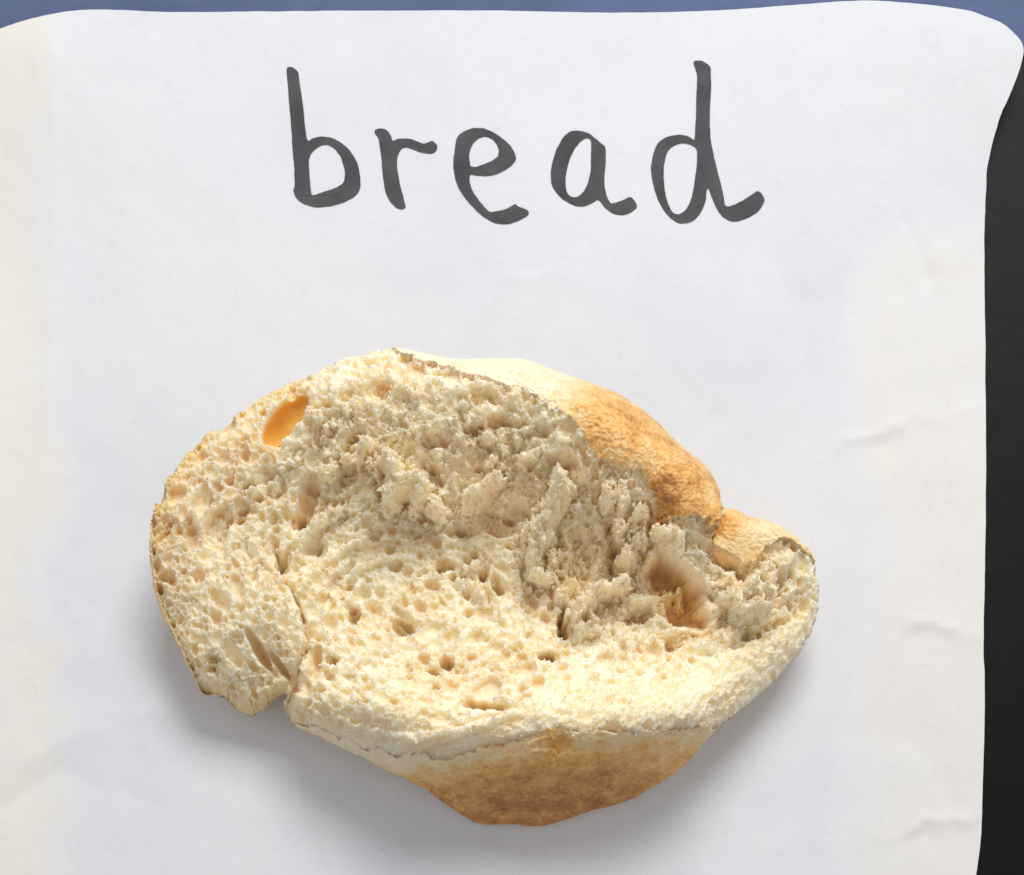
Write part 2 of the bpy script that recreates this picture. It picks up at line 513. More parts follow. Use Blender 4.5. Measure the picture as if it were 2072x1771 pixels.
# handwriting, drawn with a broad marker; outlines in drawing units
def za(l, ox, oy, k):
    f = 2072 / 2376
    return [((ox + x / k) * f, (oy + y / k) * f) for x, y in l]
KA, KB = 2072 / 600, 2072 / 650
b_o = [(55,215),(85,198),(115,208),(145,240),(155,300),(170,400),(185,500),(195,600),(208,720),(222,785),(260,770),(310,757),(370,757),(430,772),(490,805),(545,850),(590,910),(620,970),(637,1040),(645,1110),(640,1170),(615,1215),(560,1255),(490,1285),(420,1305),(350,1315),(290,1318),(230,1305),(170,1280),(130,1240),(108,1190),(118,1150),(115,1080),(115,1000),(105,900),(95,750),(80,550),(65,380)]
b_h = [(232,940),(250,890),(290,850),(340,822),(395,825),(440,855),(480,905),(505,970),(520,1040),(515,1100),(490,1140),(430,1170),(340,1200),(265,1225),(250,1190),(242,1120),(235,1030)]
r_o = [(755,715),(785,690),(830,690),(865,710),(890,750),(905,785),(950,770),(1010,768),(1060,775),(1110,795),(1150,808),(1190,795),(1215,785),(1240,800),(1262,830),(1250,865),(1220,885),(1170,885),(1110,872),(1060,850),(1010,838),(975,850),(950,890),(938,940),(940,1010),(950,1080),(965,1150),(985,1230),(1000,1290),(1005,1320),(975,1335),(935,1322),(900,1290),(870,1250),(845,1190),(830,1110),(820,1020),(812,920),(800,830),(785,760)]
e_o = [(1390,1000),(1390,930),(1400,850),(1415,770),(1435,735),(1480,705),(1540,683),(1600,680),(1660,692),(1720,722),(1780,765),(1835,810),(1865,855),(1885,900),(1890,930),(1870,965),(1820,1005),(1760,1040),(1700,1060),(1640,1065),(1580,1062),(1525,1058),(1520,1110),(1535,1170),(1565,1225),(1610,1285),(1650,1330),(1680,1357),(1730,1352),(1790,1340),(1840,1318),(1880,1292),(1905,1310),(1945,1325),(1985,1345),(1990,1375),(1960,1400),(1900,1430),(1840,1450),(1780,1455),(1720,1445),(1660,1415),(1600,1370),(1540,1310),(1480,1240),(1435,1170),(1405,1090)]
e_h = [(1520,960),(1515,900),(1530,840),(1560,790),(1610,755),(1660,752),(1705,775),(1740,820),(1752,870),(1745,905),(1710,935),(1650,965),(1580,990),(1530,988)]
a_o = [(250,1010),(250,940),(262,880),(285,800),(320,730),(360,675),(400,652),(450,645),(500,655),(545,675),(580,705),(615,735),(650,765),(655,810),(655,880),(648,960),(645,1040),(655,1100),(670,1150),(695,1185),(735,1178),(785,1160),(830,1140),(855,1150),(878,1185),(885,1215),(850,1245),(800,1268),(750,1270),(700,1255),(650,1215),(600,1160),(560,1180),(500,1205),(450,1208),(400,1190),(340,1155),(290,1105),(260,1055)]
a_h = [(358,1030),(362,970),(380,890),(405,820),(440,760),(480,718),(520,700),(545,720),(548,780),(545,850),(545,930),(530,1010),(505,1075),(470,1120),(430,1140),(390,1130),(365,1090)]
d_o = [(1305,140),(1340,128),(1375,135),(1425,172),(1432,230),(1435,320),(1430,420),(1425,520),(1425,620),(1432,720),(1448,800),(1470,900),(1495,1000),(1515,1080),(1530,1150),(1540,1205),(1580,1205),(1640,1180),(1700,1145),(1750,1110),(1775,1095),(1805,1110),(1828,1150),(1825,1180),(1790,1235),(1730,1280),(1660,1310),(1600,1320),(1550,1305),(1500,1260),(1465,1200),(1440,1140),(1415,1075),(1400,1100),(1395,1160),(1375,1220),(1330,1290),(1280,1325),(1220,1335),(1170,1320),(1110,1270),(1060,1195),(1025,1110),(1000,1010),(990,930),(1000,850),(1020,780),(1050,730),(1100,697),(1160,680),(1220,678),(1270,692),(1310,712),(1318,620),(1325,520),(1325,420),(1330,300),(1328,220)]
d_h = [(1085,920),(1095,860),(1115,800),(1150,765),(1195,745),(1240,742),(1290,755),(1325,785),(1332,850),(1325,930),(1312,1020),(1300,1100),(1280,1170),(1250,1230),(1210,1262),(1170,1265),(1140,1240),(1115,1185),(1095,1110),(1085,1020)]
def letter(ch, loops):
    cu = bpy.data.curves.new("stroke", 'CURVE'); cu.dimensions = '2D'; cu.fill_mode = 'BOTH'
    for l in loops:
        pts = smooth_poly(l, 4)
        jx = 0.9 * fbm(pts[:, 0], pts[:, 1], 9, 2, 41); jy = 0.9 * fbm(pts[:, 0], pts[:, 1], 9, 2, 47)
        w = [P(x + a, y + b) for (x, y), a, b in zip(pts, jx, jy)]
        sp = cu.splines.new('POLY'); sp.points.add(len(w) - 1)
        for p, (x, y) in zip(sp.points, w): p.co = (x, y, 0, 1)
        sp.use_cyclic_u = True
    tmp = bpy.data.objects.new("stroke", cu); COL.objects.link(tmp)
    dg = bpy.context.evaluated_depsgraph_get()
    me0 = tmp.evaluated_get(dg).to_mesh()
    V = np.array([v.co[:] for v in me0.vertices]); F = [list(p.vertices) for p in me0.polygons]
    tmp.evaluated_get(dg).to_mesh_clear()
    bpy.data.objects.remove(tmp); bpy.data.curves.remove(cu)
    V[:, 2] = paper_z(V[:, 0], V[:, 1]) + 0.12
    tri = np.array([f for f in F if len(f) == 3]); 
    if len(tri) == 0 or len(tri) != len(F):
        t = []
        for f in F:
            for i in range(1, len(f) - 1): t.append([f[0], f[i], f[i + 1]])
        tri = np.array(t)
    o = mesh_np("handwritten_letter", V, tri, M_INK, paper, smooth=False)
    o["label"] = "handwritten lowercase letter %s in grey marker" % ch
letter("b", [za(b_o, 650, 100, KA), za(b_h, 650, 100, KA)])
letter("r", [za(r_o, 650, 100, KA)])
letter("e", [za(e_o, 650, 100, KA), za(e_h, 650, 100, KA)])
letter("a", [za(a_o, 1200, 100, KB), za(a_h, 1200, 100, KB)])
letter("d", [za(d_o, 1200, 100, KB), za(d_h, 1200, 100, KB)])

# ------------------------------------------------------------------ bread
# (drawing x, drawing y, height mm) on the torn piece
CTRL = [(430,880,19.5),(520,812,20.5),(640,745,21),(790,702,21),(950,722,22),(1100,730,22),(1200,755,22),(1290,795,22),(1400,895,20),
        (1445,985,19),(470,880,21.5),(560,815,23.2),(660,785,25),(790,755,26.5),(950,775,27.5),(1080,790,28.2),(1170,840,29),(1270,890,28.5),
        (1370,960,27),(1400,1030,25.2),(330,1040,18),(312,1150,15),(345,1250,13),(400,1370,12),(500,1430,8),(560,1385,12),(460,960,20),
        (600,880,22.5),(800,850,24.2),(1000,870,24.5),(1130,930,25),(700,960,19.8),(850,960,20.5),(1000,980,20),(1150,1010,20.5),(1260,1020,22),
        (1340,1080,20.8),(500,1060,17.5),(620,1070,15.8),(750,1080,15.5),(900,1090,15.2),(1050,1110,15),(1200,1110,15.5),(1300,1130,16),(430,1200,17),
        (540,1250,17),(700,1230,15),(900,1250,15),(1050,1270,15),(1200,1270,14.5),(1350,1280,14),(700,1380,17.5),(850,1390,19),(1000,1410,20.5),
        (1200,1390,20),(1350,1380,19),(1450,1350,17),(640,1440,17),(720,1475,18),(820,1500,20),(950,1500,23),(1100,1462,25),(1250,1470,25),
        (1400,1462,22),(1440,1470,19),(596,1468,7.5),(650,1494,5.5),(713,1525,4.5),(780,1558,4),(851,1592,3.5),(918,1635,3),(900,1570,12),
        (1000,1560,15.5),(1100,1560,17),(1200,1540,18.5),(1320,1520,18),(1000,1630,6),(1100,1630,7.5),(1200,1605,9),(1330,1555,11.5),(1400,1515,13),
        (970,1667,1.5),(1090,1672,2),(1200,1640,3),(1310,1600,4.5),(1395,1540,8),(1440,1485,12),(1490,1040,18),(1600,1080,17),(1650,1180,14),
        (1620,1290,12.5),(1550,1380,13.5),(1480,1440,15),(1500,1150,15),(1500,1230,14),(1580,1220,12.5)]
OUT = [(298,1100),(303,1040),(318,990),(345,940),(385,895),(430,860),(470,832),(510,806),(540,786),(560,771),(600,757),(640,738),(690,715),(740,700),(790,695),(840,702),(890,715),(940,719),(1000,715),(1060,717),(1120,728),(1180,742),(1240,762),(1290,790),(1330,822),(1370,862),(1400,890),(1430,915),(1450,945),(1460,985),(1464,1012),(1490,1020),(1520,1035),(1555,1042),(1590,1055),(1625,1080),(1650,1110),(1663,1145),(1667,1190),(1662,1230),(1645,1275),(1620,1315),(1580,1360),(1540,1400),(1500,1435),(1460,1465),(1440,1485),(1415,1515),(1395,1540),(1350,1575),(1310,1600),(1260,1625),(1200,1640),(1140,1660),(1090,1672),(1030,1668),(969,1666),(918,1638),(880,1612),(851,1594),(780,1560),(713,1527),(650,1497),(596,1469),(571,1425),(578,1404),(568,1398),(548,1412),(530,1432),(508,1445),(490,1440),(470,1425),(440,1402),(400,1397),(390,1370),(375,1340),(350,1290),(330,1250),(312,1205),(303,1160)]

def rbf_fit(pts):
    xy = np.array([P(x, y, z) for x, y, z in pts]); z = np.array([p[2] for p in pts], float)
    d = np.hypot(*(xy[:, None] - xy[None]).transpose(2, 0, 1))
    n = len(pts)
    K = np.where(d > 0, d * d * np.log(d + 1e-9), 0) + np.eye(n) * 6.0
    A = np.zeros((n + 3, n + 3)); A[:n, :n] = K
    A[:n, n] = 1; A[:n, n + 1:] = xy; A[n, :n] = 1; A[n + 1:, :n] = xy.T
    c = np.linalg.solve(A, np.concatenate([z, np.zeros(3)]))
    def f(X, Y):
        r = np.full(X.shape, c[n]) + c[n + 1] * X + c[n + 2] * Y
        for i in range(n):
            q = (X - xy[i, 0]) ** 2 + (Y - xy[i, 1]) ** 2
            r = r + c[i] * 0.5 * q * np.log(q + 1e-9)
        return r
    return f
base_f = rbf_fit(CTRL)
def on_bread(px, py):
    x, y = P(px, py, 15)
    for _ in range(3):
        z = float(base_f(np.array([x]), np.array([y]))[0])
        x, y = P(px, py, max(z, 0))
    return x, y

def build_bread():
    st = 0.105
    po = smooth_poly([on_bread(a, b) for a, b in OUT], 4)
    bx0, by0 = po.min(0) - 3; bx1, by1 = po.max(0) + 3
    X, Y = grid_body(bx0, bx1, by0, by1, st)
    cs = 0.48
    CX, CY = grid_body(bx0 - cs, bx1 + 2 * cs, by0 - cs, by1 + 2 * cs, cs)
    cx0, cy0 = CX[0, 0], CY[0, 0]
    up = lambda C: bilin(C, cx0, cy0, cs, X, Y)
    def sdf_c(poly):
        d = seg_dist(CX, CY, poly, True)
        return np.where(inside(CX, CY, poly), d, -d)
    d0c = sdf_c(po)
    d0 = up(d0c)
    def pmask(D, soft, rough=0.0, wl=2.5, seed=5):
        s = up(sdf_c(np.array([on_bread(a, b) for a, b in D])))
        if rough: s = s + rough * fbm(X, Y, wl, 4, seed, 0.6)
        return s
    def blob(px, py, rx, ry):
        c = on_bread(px, py)
        return np.exp(-(((X - c[0]) / (rx * S)) ** 2 + ((Y - c[1]) / (ry * S)) ** 2))

    B = up(base_f(CX, CY))
    # ---------------- zones
    rough_w = sstep(-3, 3, pmask([(560,800),(800,760),(1060,780),(1180,900),(1300,980),(1340,1120),(1280,1180),(1050,1110),(900,1060),(760,1040),(640,940)], 1))
    right_w = sstep(-3, 3, pmask([(1180,1000),(1340,1050),(1540,1150),(1640,1180),(1560,1330),(1380,1300),(1180,1290),(1060,1180)], 1))
    fib_w = sstep(-3, 3, pmask([(600,1400),(720,1440),(900,1455),(1100,1410),(1300,1370),(1500,1320),(1640,1230),(1660,1300),(1440,1500),(1100,1500),(940,1560),(740,1540),(590,1470)], 1))
    # crust zones (signed distance, ragged edge)
    A_d = pmask([(760,660),(800,712),(900,742),(980,765),(1040,790),(1085,795),(1110,822),(1150,850),(1175,872),(1182,905),(1232,930),(1262,946),(1292,950),(1312,975),(1318,1010),(1332,1052),(1352,1035),(1378,1038),(1405,1040),(1432,1055),(1436,1094),(1446,1098),(1452,1060),(1466,1010),(1560,900),(1300,640)], 0, 1.8, 2.8, 61)
    B_d = pmask([(1468,1005),(1458,1050),(1446,1098),(1450,1122),(1470,1130),(1500,1140),(1528,1141),(1540,1120),(1556,1098),(1590,1086),(1625,1096),(1650,1125),(1720,1150),(1700,1000),(1500,960)], 0, 1.0, 2.5, 71)
    C_d = pmask([(596,1462),(650,1480),(720,1504),(790,1524),(845,1526),(900,1536),(960,1514),(1040,1500),(1085,1484),(1110,1470),(1160,1476),(1230,1482),(1300,1480),(1380,1474),(1440,1470),(1500,1460),(1500,1720),(850,1720),(560,1520)], 0, 1.0, 2.5, 81)
    d = d0 + 0.45 * (1 - 0.7 * sstep(-2, 1, C_d)) * fbm(X, Y, 1.8, 4, 91, 0.6) * sstep(0.2, 0, np.minimum(A_d, 0.2)) 
    crA = sstep(-0.05, 0.10, A_d); crB = sstep(-0.05, 0.10, B_d); crC = sstep(-0.05, 0.10, C_d)
    rimw = -0.45 + 1.1 * sstep(0, 20, -X - 40) * sstep(-10, -25, Y) + 0.5 * fbm(X, Y, 3.0, 5, 95, 0.6)
    crR = sstep(0.15, 0.0, d - rimw)
    crust = np.maximum(np.maximum(crA, crB), np.maximum(crC, crR))
    Z = B + 0.9 * fbm(X, Y, 14, 2, 101) * (1 - 0.5 * crust)
    # rounded shoulder towards the outline
    edge_k = 2.2 + 5.0 * sstep(0, 12, X) * sstep(-18, -8, Y) + 1.5 * sstep(0, 14, X - 30)
    edge_k = edge_k * (1 - 0.9 * sstep(-2, 2, C_d + 1.5))
    w = 2.0 + edge_k
    t = np.clip(1 - np.maximum(d, 0) / w, 0, 1)
    Z -= edge_k * (1 - np.sqrt(np.maximum(1 - t * t, 0)))
    # ---------------- seams: left side stands proud, a dark crease along the right
    def local(pts, pad):
        p = np.array([on_bread(a, b) for a, b in pts])
        x0, y0 = p.min(0) - pad; x1, y1 = p.max(0) + pad
        j0, j1 = max(int((y0 - by0) / st), 0), min(int((y1 - by0) / st) + 1, X.shape[0])
        i0, i1 = max(int((x0 - bx0) / st), 0), min(int((x1 - bx0) / st) + 1, X.shape[1])
        return p, (slice(j0, j1), slice(i0, i1))
    def sdist(pts, pad, jit=0.25, seed=7, wl=1.5):
        p, s = local(smooth_poly(pts, 4, False), pad)
        x = X[s] + jit * 2 * fbm(X[s], Y[s], wl, 3, seed); y = Y[s] + jit * 2 * fbm(X[s], Y[s], wl, 3, seed + 9)
        dd = seg_dist(x, y, p, False)
        best = np.full(x.shape, 1e9); sg = np.ones(x.shape)
        for i in range(len(p) - 1):
            ax, ay = p[i]; bx, by = p[i + 1]; dx, dy = bx - ax, by - ay
            L = dx * dx + dy * dy + 1e-9
            tt = np.clip(((x - ax) * dx + (y - ay) * dy) / L, 0, 1)
            q = (x - ax - tt * dx) ** 2 + (y - ay - tt * dy) ** 2
            m = q < best
            best = np.where(m, q, best); sg = np.where(m, np.sign(dx * (y - ay) - dy * (x - ax)), sg)
        # fade at the two ends
        e = np.minimum(np.hypot(x - p[0, 0], y - p[0, 1]), np.hypot(x - p[-1, 0], y - p[-1, 1]))
        return dd, sg, sstep(0, 2.5, e), s
    def seam(pts, up_h, up_l, cut, cut_w, side=1):
        dd, sg, e, s = sdist(pts, 12)
        sgn = dd * sg * side
        Z[s] += e * (up_h * np.exp(-dd / up_l) * sstep(-0.15, 0.35, sgn) - cut * np.exp(-dd / cut_w) * sstep(0.25, -0.1, sgn))
    # ---------------- pores
    amber = np.zeros(X.shape)
    wx = 0.30 * fbm(X, Y, 1.5, 2, 111); wy = 0.30 * fbm(X, Y, 1.5, 2, 121)
    wx2 = 0.9 * fbm(X, Y, 3.5, 3, 131); wy2 = 0.9 * fbm(X, Y, 3.5, 3, 141)
    XW, YW = X + wx, Y + wy
    os_ = 0.24
    ow = int((bx1 - bx0) / os_) + 2; oh = int((by1 - by0) / os_) + 2
    zone = lambda W, x, y: W[min(max(int((y - by0) / st), 0), X.shape[0] - 1), min(max(int((x - bx0) / st), 0), X.shape[1] - 1)]
    ctr = on_bread(880, 1210)
    ang8 = np.linspace(0, 2 * math.pi, 12, endpoint=False)
    c8, s8 = np.cos(ang8), np.sin(ang8)
    def foam(classes, kk, dlo, dhi, dmax, XW, YW, web):
        """cells of a closed foam: returns depth below the cell rims"""
        F1 = np.full(X.shape, 9.0); F2 = np.full(X.shape, 9.0); D1 = np.zeros(X.shape); R1 = np.ones(X.shape)
        occ = np.zeros((oh, ow), bool)
        for R0, n in classes:
            xs = rng.uniform(bx0, bx1, n); ys = rng.uniform(by0, by1, n)
            rs = R0 * rng.uniform(0.8, 1.2, n)
            for x, y, R in zip(xs, ys, rs):
                if zone(d, x, y) < 0.1 or zone(crust, x, y) > 0.6: continue
                fw = zone(fib_w, x, y)
                if R > 0.8 and (fw > 0.5 and rng.random() < 0.85): continue
                th = math.atan2(y - ctr[1], x - ctr[0]) + math.pi / 2 + rng.normal(0, 0.5)
                asp = 1.0 + abs(rng.normal(0, 0.25)) + 0.7 * fw * rng.random()
                if fw > 0.5: th = math.atan2(y - ctr[1], (x - ctr[0]) * 0.6) + math.pi / 2 + rng.normal(0, 0.2)
                a, b = R * asp, R / asp ** 0.8
                ct, sn = math.cos(th), math.sin(th)
                tx = x + kk * (a * c8 * ct - b * s8 * sn); ty = y + kk * (a * c8 * sn + b * s8 * ct)
                ii = ((np.concatenate([tx, [x], x + (tx - x) * .5]) - bx0) / os_).astype(int); jj = ((np.concatenate([ty, [y], y + (ty - y) * .5]) - by0) / os_).astype(int)
                if ii.min() < 0 or jj.min() < 0 or ii.max() >= ow or jj.max() >= oh: continue
                if occ[jj, ii].any(): continue
                rr = a + 0.55
                j0, j1 = max(int((y - rr - by0) / st), 0), int((y + rr - by0) / st) + 2
                i0, i1 = max(int((x - rr - bx0) / st), 0), int((x + rr - bx0) / st) + 2
                s = (slice(j0, j1), slice(i0, i1))
                ux = XW[s] - x; uy = YW[s] - y
                f = (np.sqrt(((ux * ct + uy * sn) / a) ** 2 + ((-ux * sn + uy * ct) / b) ** 2) - 1) * b
                dep = min(R * rng.uniform(dlo, dhi), dmax) * (1 - 0.5 * fw)
                n1 = f < F1[s]
                F2[s] = np.where(n1, F1[s], np.minimum(F2[s], f))
                D1[s] = np.where(n1, dep, D1[s]); R1[s] = np.where(n1, R, R1[s]); F1[s] = np.where(n1, f, F1[s])
                oj0, oj1 = max(int((y - a - by0) / os_), 0), int((y + a - by0) / os_) + 1
                oi0, oi1 = max(int((x - a - bx0) / os_), 0), int((x + a - bx0) / os_) + 1
                gx = bx0 + (np.arange(oi0, oi1) + .5) * os_; gy = by0 + (np.arange(oj0, oj1) + .5) * os_
                ex = gx[None] - x; ey = gy[:, None] - y
                oc = ((ex * ct + ey * sn) / a) ** 2 + ((-ex * sn + ey * ct) / b) ** 2 < 1
                h_, w_ = occ[oj0:oj1, oi0:oi1].shape
                occ[oj0:oj1, oi0:oi1] |= oc[:h_, :w_]
        g = np.clip(F2 - F1, 0, 3)
        wall = np.exp(-np.maximum(g - 0.05, 0) / web)
        bowl = np.clip(-F1 / R1, 0, 1) ** 0.5
        return D1 * (1 - wall) * (0.55 + 0.45 * bowl), wall, D1
    wj = 0.14 * fbm(X, Y, 0.5, 2, 115); wk = 0.14 * fbm(X, Y, 0.5, 2, 125)
    pit, wall, cell = foam([(1.9, 30), (1.4, 110), (1.0, 420), (0.68, 1900), (0.47, 9000), (0.33, 19000), (0.24, 24000)], 0.93, 0.9, 2.6, 1.9,
                X + 0.9 * wx + 0.3 * wx2 + wj, Y + 0.9 * wy + 0.3 * wy2 + wk, 0.10)
    pit2, wall2, cell2 = foam([(0.6, 2500), (0.42, 9000), (0.30, 14000)], 0.95, 0.6, 1.4, 0.6, X + wx + wj, Y + wy + wk, 0.12)
    # walls are torn to different heights
    pit = 1.35 * pit + 0.40 * pit2 + 0.8 * wall * sstep(0.05, 0.35, fbm(X, Y, 1.3, 3, 127)) * (0.3 + 0.4 * sstep(0, 1, fbm(X, Y, 6, 2, 129) + .5))
    tone = np.mod(cell * 7919.13, 1.0) * 0.75 + np.mod(cell2 * 6131.7, 1.0) * 0.25
    soft = 1 - crust
    lump = np.zeros(X.shape)
    # ---------------- torn crumb: ragged raised tatters
    f1 = fbm(X, Y, 5.0, 5, 151, 0.58); f2 = fbm(X + 30, Y * 1.25, 3.2, 5, 161, 0.6); f3 = fbm(X, Y + 50, 1.7, 4, 171, 0.6)
    tat = rough_w * 0.62 + right_w * 0.8 + 0.2
    tat = np.clip(tat, 0, 1.1)
    lump += tat * (0.75 * sstep(0.10, 0.18, f1) + 0.6 * sstep(0.12, 0.19, f2) + 0.45 * sstep(0.14, 0.22, f3))
    lump -= tat * (0.8 * sstep(0.14, 0.30, -f1) + 0.6 * sstep(0.16, 0.3, -f2))
    Z += soft * (lump - pit * (1 - 0.2 * np.clip(rough_w + 0.6 * right_w, 0, 1)))
    # crumbly skin
    Z += soft * (0.07 * ridged(X, Y, 1.1, 3, 181) + 0.05 * fbm(X, Y, 0.6, 2, 191) + 0.35 * fbm(X, Y, 2.6, 3, 195) * (0.4 + tat))
    # fibrous skin in the lower band, running along the edge
    rr = np.hypot((X - ctr[0]) * 0.6, Y - ctr[1]); aa = np.arctan2(Y - ctr[1], (X - ctr[0]) * 0.6) * 22
    Z += soft * fib_w * 0.38 * ridged(aa * 0.33 + fbm(X, Y, 8, 2, 205), rr * 1.1 + 0.6 * fbm(X, Y, 6, 2, 207), 1.4, 3, 201)

    # ---------------- folds and strands
    seam([(548,1082),(556,1130),(566,1165),(590,1200),(605,1240),(617,1290),(606,1330),(592,1372)], 2.0, 4.5, 3.6, 0.9, -1)
    seam([(1464,1008),(1457,1050),(1447,1085),(1441,1102)], 2.6, 4.0, 3.0, 0.9, -1)
    def strand(pts, wpx, h, jit=0.2):
        dd, sg, e, s = sdist(pts, 4, jit, 23)
        Z[s] += e * h * np.maximum(1 - (dd / (wpx * S)) ** 2, 0) ** 0.7 * (1 - crC[s]) * (1 - crA[s])
    for pts, wp, h in (
        ([(640,1290),(615,1335),(606,1390),(612,1450)], 12, 1.4),
        ([(575,1150),(610,1085),(670,1040),(720,1030)], 12, 0.9),
        ([(600,1200),(650,1140),(720,1100),(800,1085),(880,1095)], 9, 0.6),
        ([(640,1250),(700,1170),(780,1130),(860,1130)], 8, 0.6),
        ([(620,1440),(700,1485),(800,1510),(900,1490),(980,1465),(1060,1435)], 10, 0.8),
        ([(650,1440),(740,1475),(840,1490),(940,1470)], 7, 0.6),
        ([(900,1450),(990,1440),(1080,1405)], 8, 0.6),
        ([(500,1415),(560,1385),(590,1365)], 9, 0.8),
    ): strand(pts, wp, 1.6 * h)
    # ---------------- larger holes
    def hole(px, py, a, b, deg, dep, amb=0.0, pw=0.4, jag=1.5):
        if amb < 0.25: dep, pw = dep * 0.95, pw + 0.08
        x, y = on_bread(px, py); a, b = a * S, b * S
        ct, sn = math.cos(math.radians(deg)), math.sin(math.radians(deg))
        r = max(a, b) * 1.3 + 1.5
        j0, j1 = max(int((y - r - by0) / st), 0), int((y + r - by0) / st) + 2
        i0, i1 = max(int((x - r - bx0) / st), 0), int((x + r - bx0) / st) + 2
        s = (slice(j0, j1), slice(i0, i1))
        ux = X[s] + jag * (0.6 * wx[s] + 0.45 * wx2[s]) - x; uy = Y[s] + jag * (0.6 * wy[s] + 0.45 * wy2[s]) - y
        q = ((ux * ct + uy * sn) / a) ** 2 + ((-ux * sn + uy * ct) / b) ** 2
        k = np.maximum(1 - q, 0) ** pw
        inh = sstep(0.0, 0.25, 1 - q)
        ref = float(base_f(np.array([x]), np.array([y]))[0])
        # the floor of a hole is smooth
        if amb >= 0.25 or jag < 1:
            flo = np.minimum(Z[s], B[s] - dep * k + (0.25 if amb > 0.6 else 0.6) * fbm(X[s], Y[s], 2.2, 4, 233) - (0 if amb > 0.6 else 0.35) * pit[s])
            Z[s] = Z[s] * (1 - inh) + flo * inh
        else:
            Z[s] -= dep * k
        if amb: amber[s] = np.maximum(amber[s], amb * sstep(0.02, 0.2, 1 - q))
    for h in (
        (574,840,64,27,47,5.0,0.95,0.35,0.3),(776,783,21,21,0,2.2,0.12),(700,800,20,14,20,1.8,0.08),
        (622,1012,58,19,68,4.5,0.16),(598,1050,20,12,60,4,0.24),(440,1068,44,24,65,3.0,0.12),(480,1045,30,14,30,2.4,0.1),
        (332,1164,18,11,0,2.5,0.35),(522,1312,46,12,-60,5.0,0.08,0.4,0.7),(562,1345,34,8,-55,4,0.06,0.4,0.8),(639,1340,44,12,86,4.2,0.05,0.4,0.7),
        (430,1328,16,10,-10,2.2),(425,1354,10,8,-20,2.4),(667,1330,13,9,-45,2.5),(668,1360,18,8,-45,2.4),
        (815,1265,26,20,-30,4.5,0.05),(716,1243,11,24,-8,4.5,0.08),(985,1424,46,17,-8,5.0,0.12),(1105,1322,15,13,0,6.0,0.15),
        (1142,1256,14,34,-6,7.0,0.15),(905,1338,14,18,0,5.0,0.10),(878,1352,18,9,0,3.5),(690,1180,34,22,40,1.8),(633,1103,20,14,35,3.2),
        (900,1140,18,13,-15,3.6,0.06),(972,1160,14,14,0,4.2),(1005,1180,12,22,20,3.6),(915,1165,9,9,0,3),(800,1145,16,14,0,2.6),
        (575,1130,14,22,-15,3.0),(480,1290,16,12,0,1.6),(760,1080,22,12,20,2.2),(935,1075,36,13,0,2.6),(830,1080,22,12,0,2.0),
        (1005,1055,42,24,-15,3.8,0.12),(1045,1035,26,18,0,3.5,0.12),(1180,1130,60,26,80,2.4,0.05),(1250,1120,24,40,0,2.6,0.06),
        (880,890,30,12,-10,3.0,0.15),(985,800,34,16,-20,3.0,0.14),(1010,850,24,13,0,3.0,0.15),(1090,870,26,12,0,3.0,0.15),(960,870,22,10,0,2.8,0.12),
        (720,880,22,14,20,2.4,0.08),(560,900,16,10,30,1.8,0.1),(1140,930,36,12,-20,3.2,0.14),(700,950,22,28,0,2.8,0.1),(880,960,14,26,20,2.5,0.08),
        (1585,1112,34,15,10,1.2,0.12,1),(1590,1172,52,24,30,2.4,0.05,1),(1615,1215,24,40,0,1.4,0,1),(1510,1288,46,14,32,3.2,0.08),(1570,1260,40,14,25,3.0,0.06),
        (1460,1128,60,16,-22,3.0,0.05),(1485,1155,36,14,-20,2.5,0.05),(1300,1240,40,18,30,3.5,0.1),(1380,1290,36,16,25,3.0,0.06),
        (505,985,18,12,40,2.2,0.1),(440,985,13,12,0,2.0,0.1),(463,970,9,9,0,2.2,0.12),(430,1010,13,14,0,1.8,0.08),(335,1062,16,14,0,1.6,0.08),(380,1060,12,14,0,1.6,0.08),
    ): hole(*h)
    # the big torn cavity
    cd = pmask([(1332,1096),(1368,1110),(1405,1145),(1428,1180),(1436,1215),(1452,1248),(1440,1272),(1390,1280),(1345,1264),(1318,1228),(1298,1182),(1288,1150),(1310,1118)], 0) + 0.9 * fbm(X, Y, 3.2, 2, 241) - 0.35
    k2 = sstep(-0.3, 0.1, cd)
    Z = Z * (1 - k2) + (B + 0.5 * fbm(X, Y, 4, 2, 243) - 0.35 * pit) * k2
    k = sstep(-0.2, 2.4, cd)
    Z = Z * (1 - k) + np.minimum(Z, 8.0 + 1.2 * fbm(X, Y, 5, 4, 251, 0.55) - 0.3 * pit2 + 0.004 * (X - 30) ** 2) * k
    Z += sstep(0.2, 1.0, cd) * (0.5 * fbm(X, Y, 2.4, 4, 247, 0.6) - 0.25 * pit)
    amber = np.maximum(amber, 0.50 * sstep(0.2, 1.6, cd))
    amber = np.maximum(amber, (0.52 * sstep(-12, -38, X + 0.2 * (Y + 20)) + 0.10) * np.exp(-np.maximum(d, 0) / 1.6) + 0.30 * sstep(-25, -40, X) * sstep(-38, -22, Y) * np.exp(-np.maximum(d, 0) / 7) * (0.8 + 0.7 * fbm(X, Y, 2.5, 4, 239)))
    amber = np.maximum(amber, 0.16 * np.exp(np.minimum(np.maximum(np.maximum(A_d, B_d), C_d), 0) / 1.8))
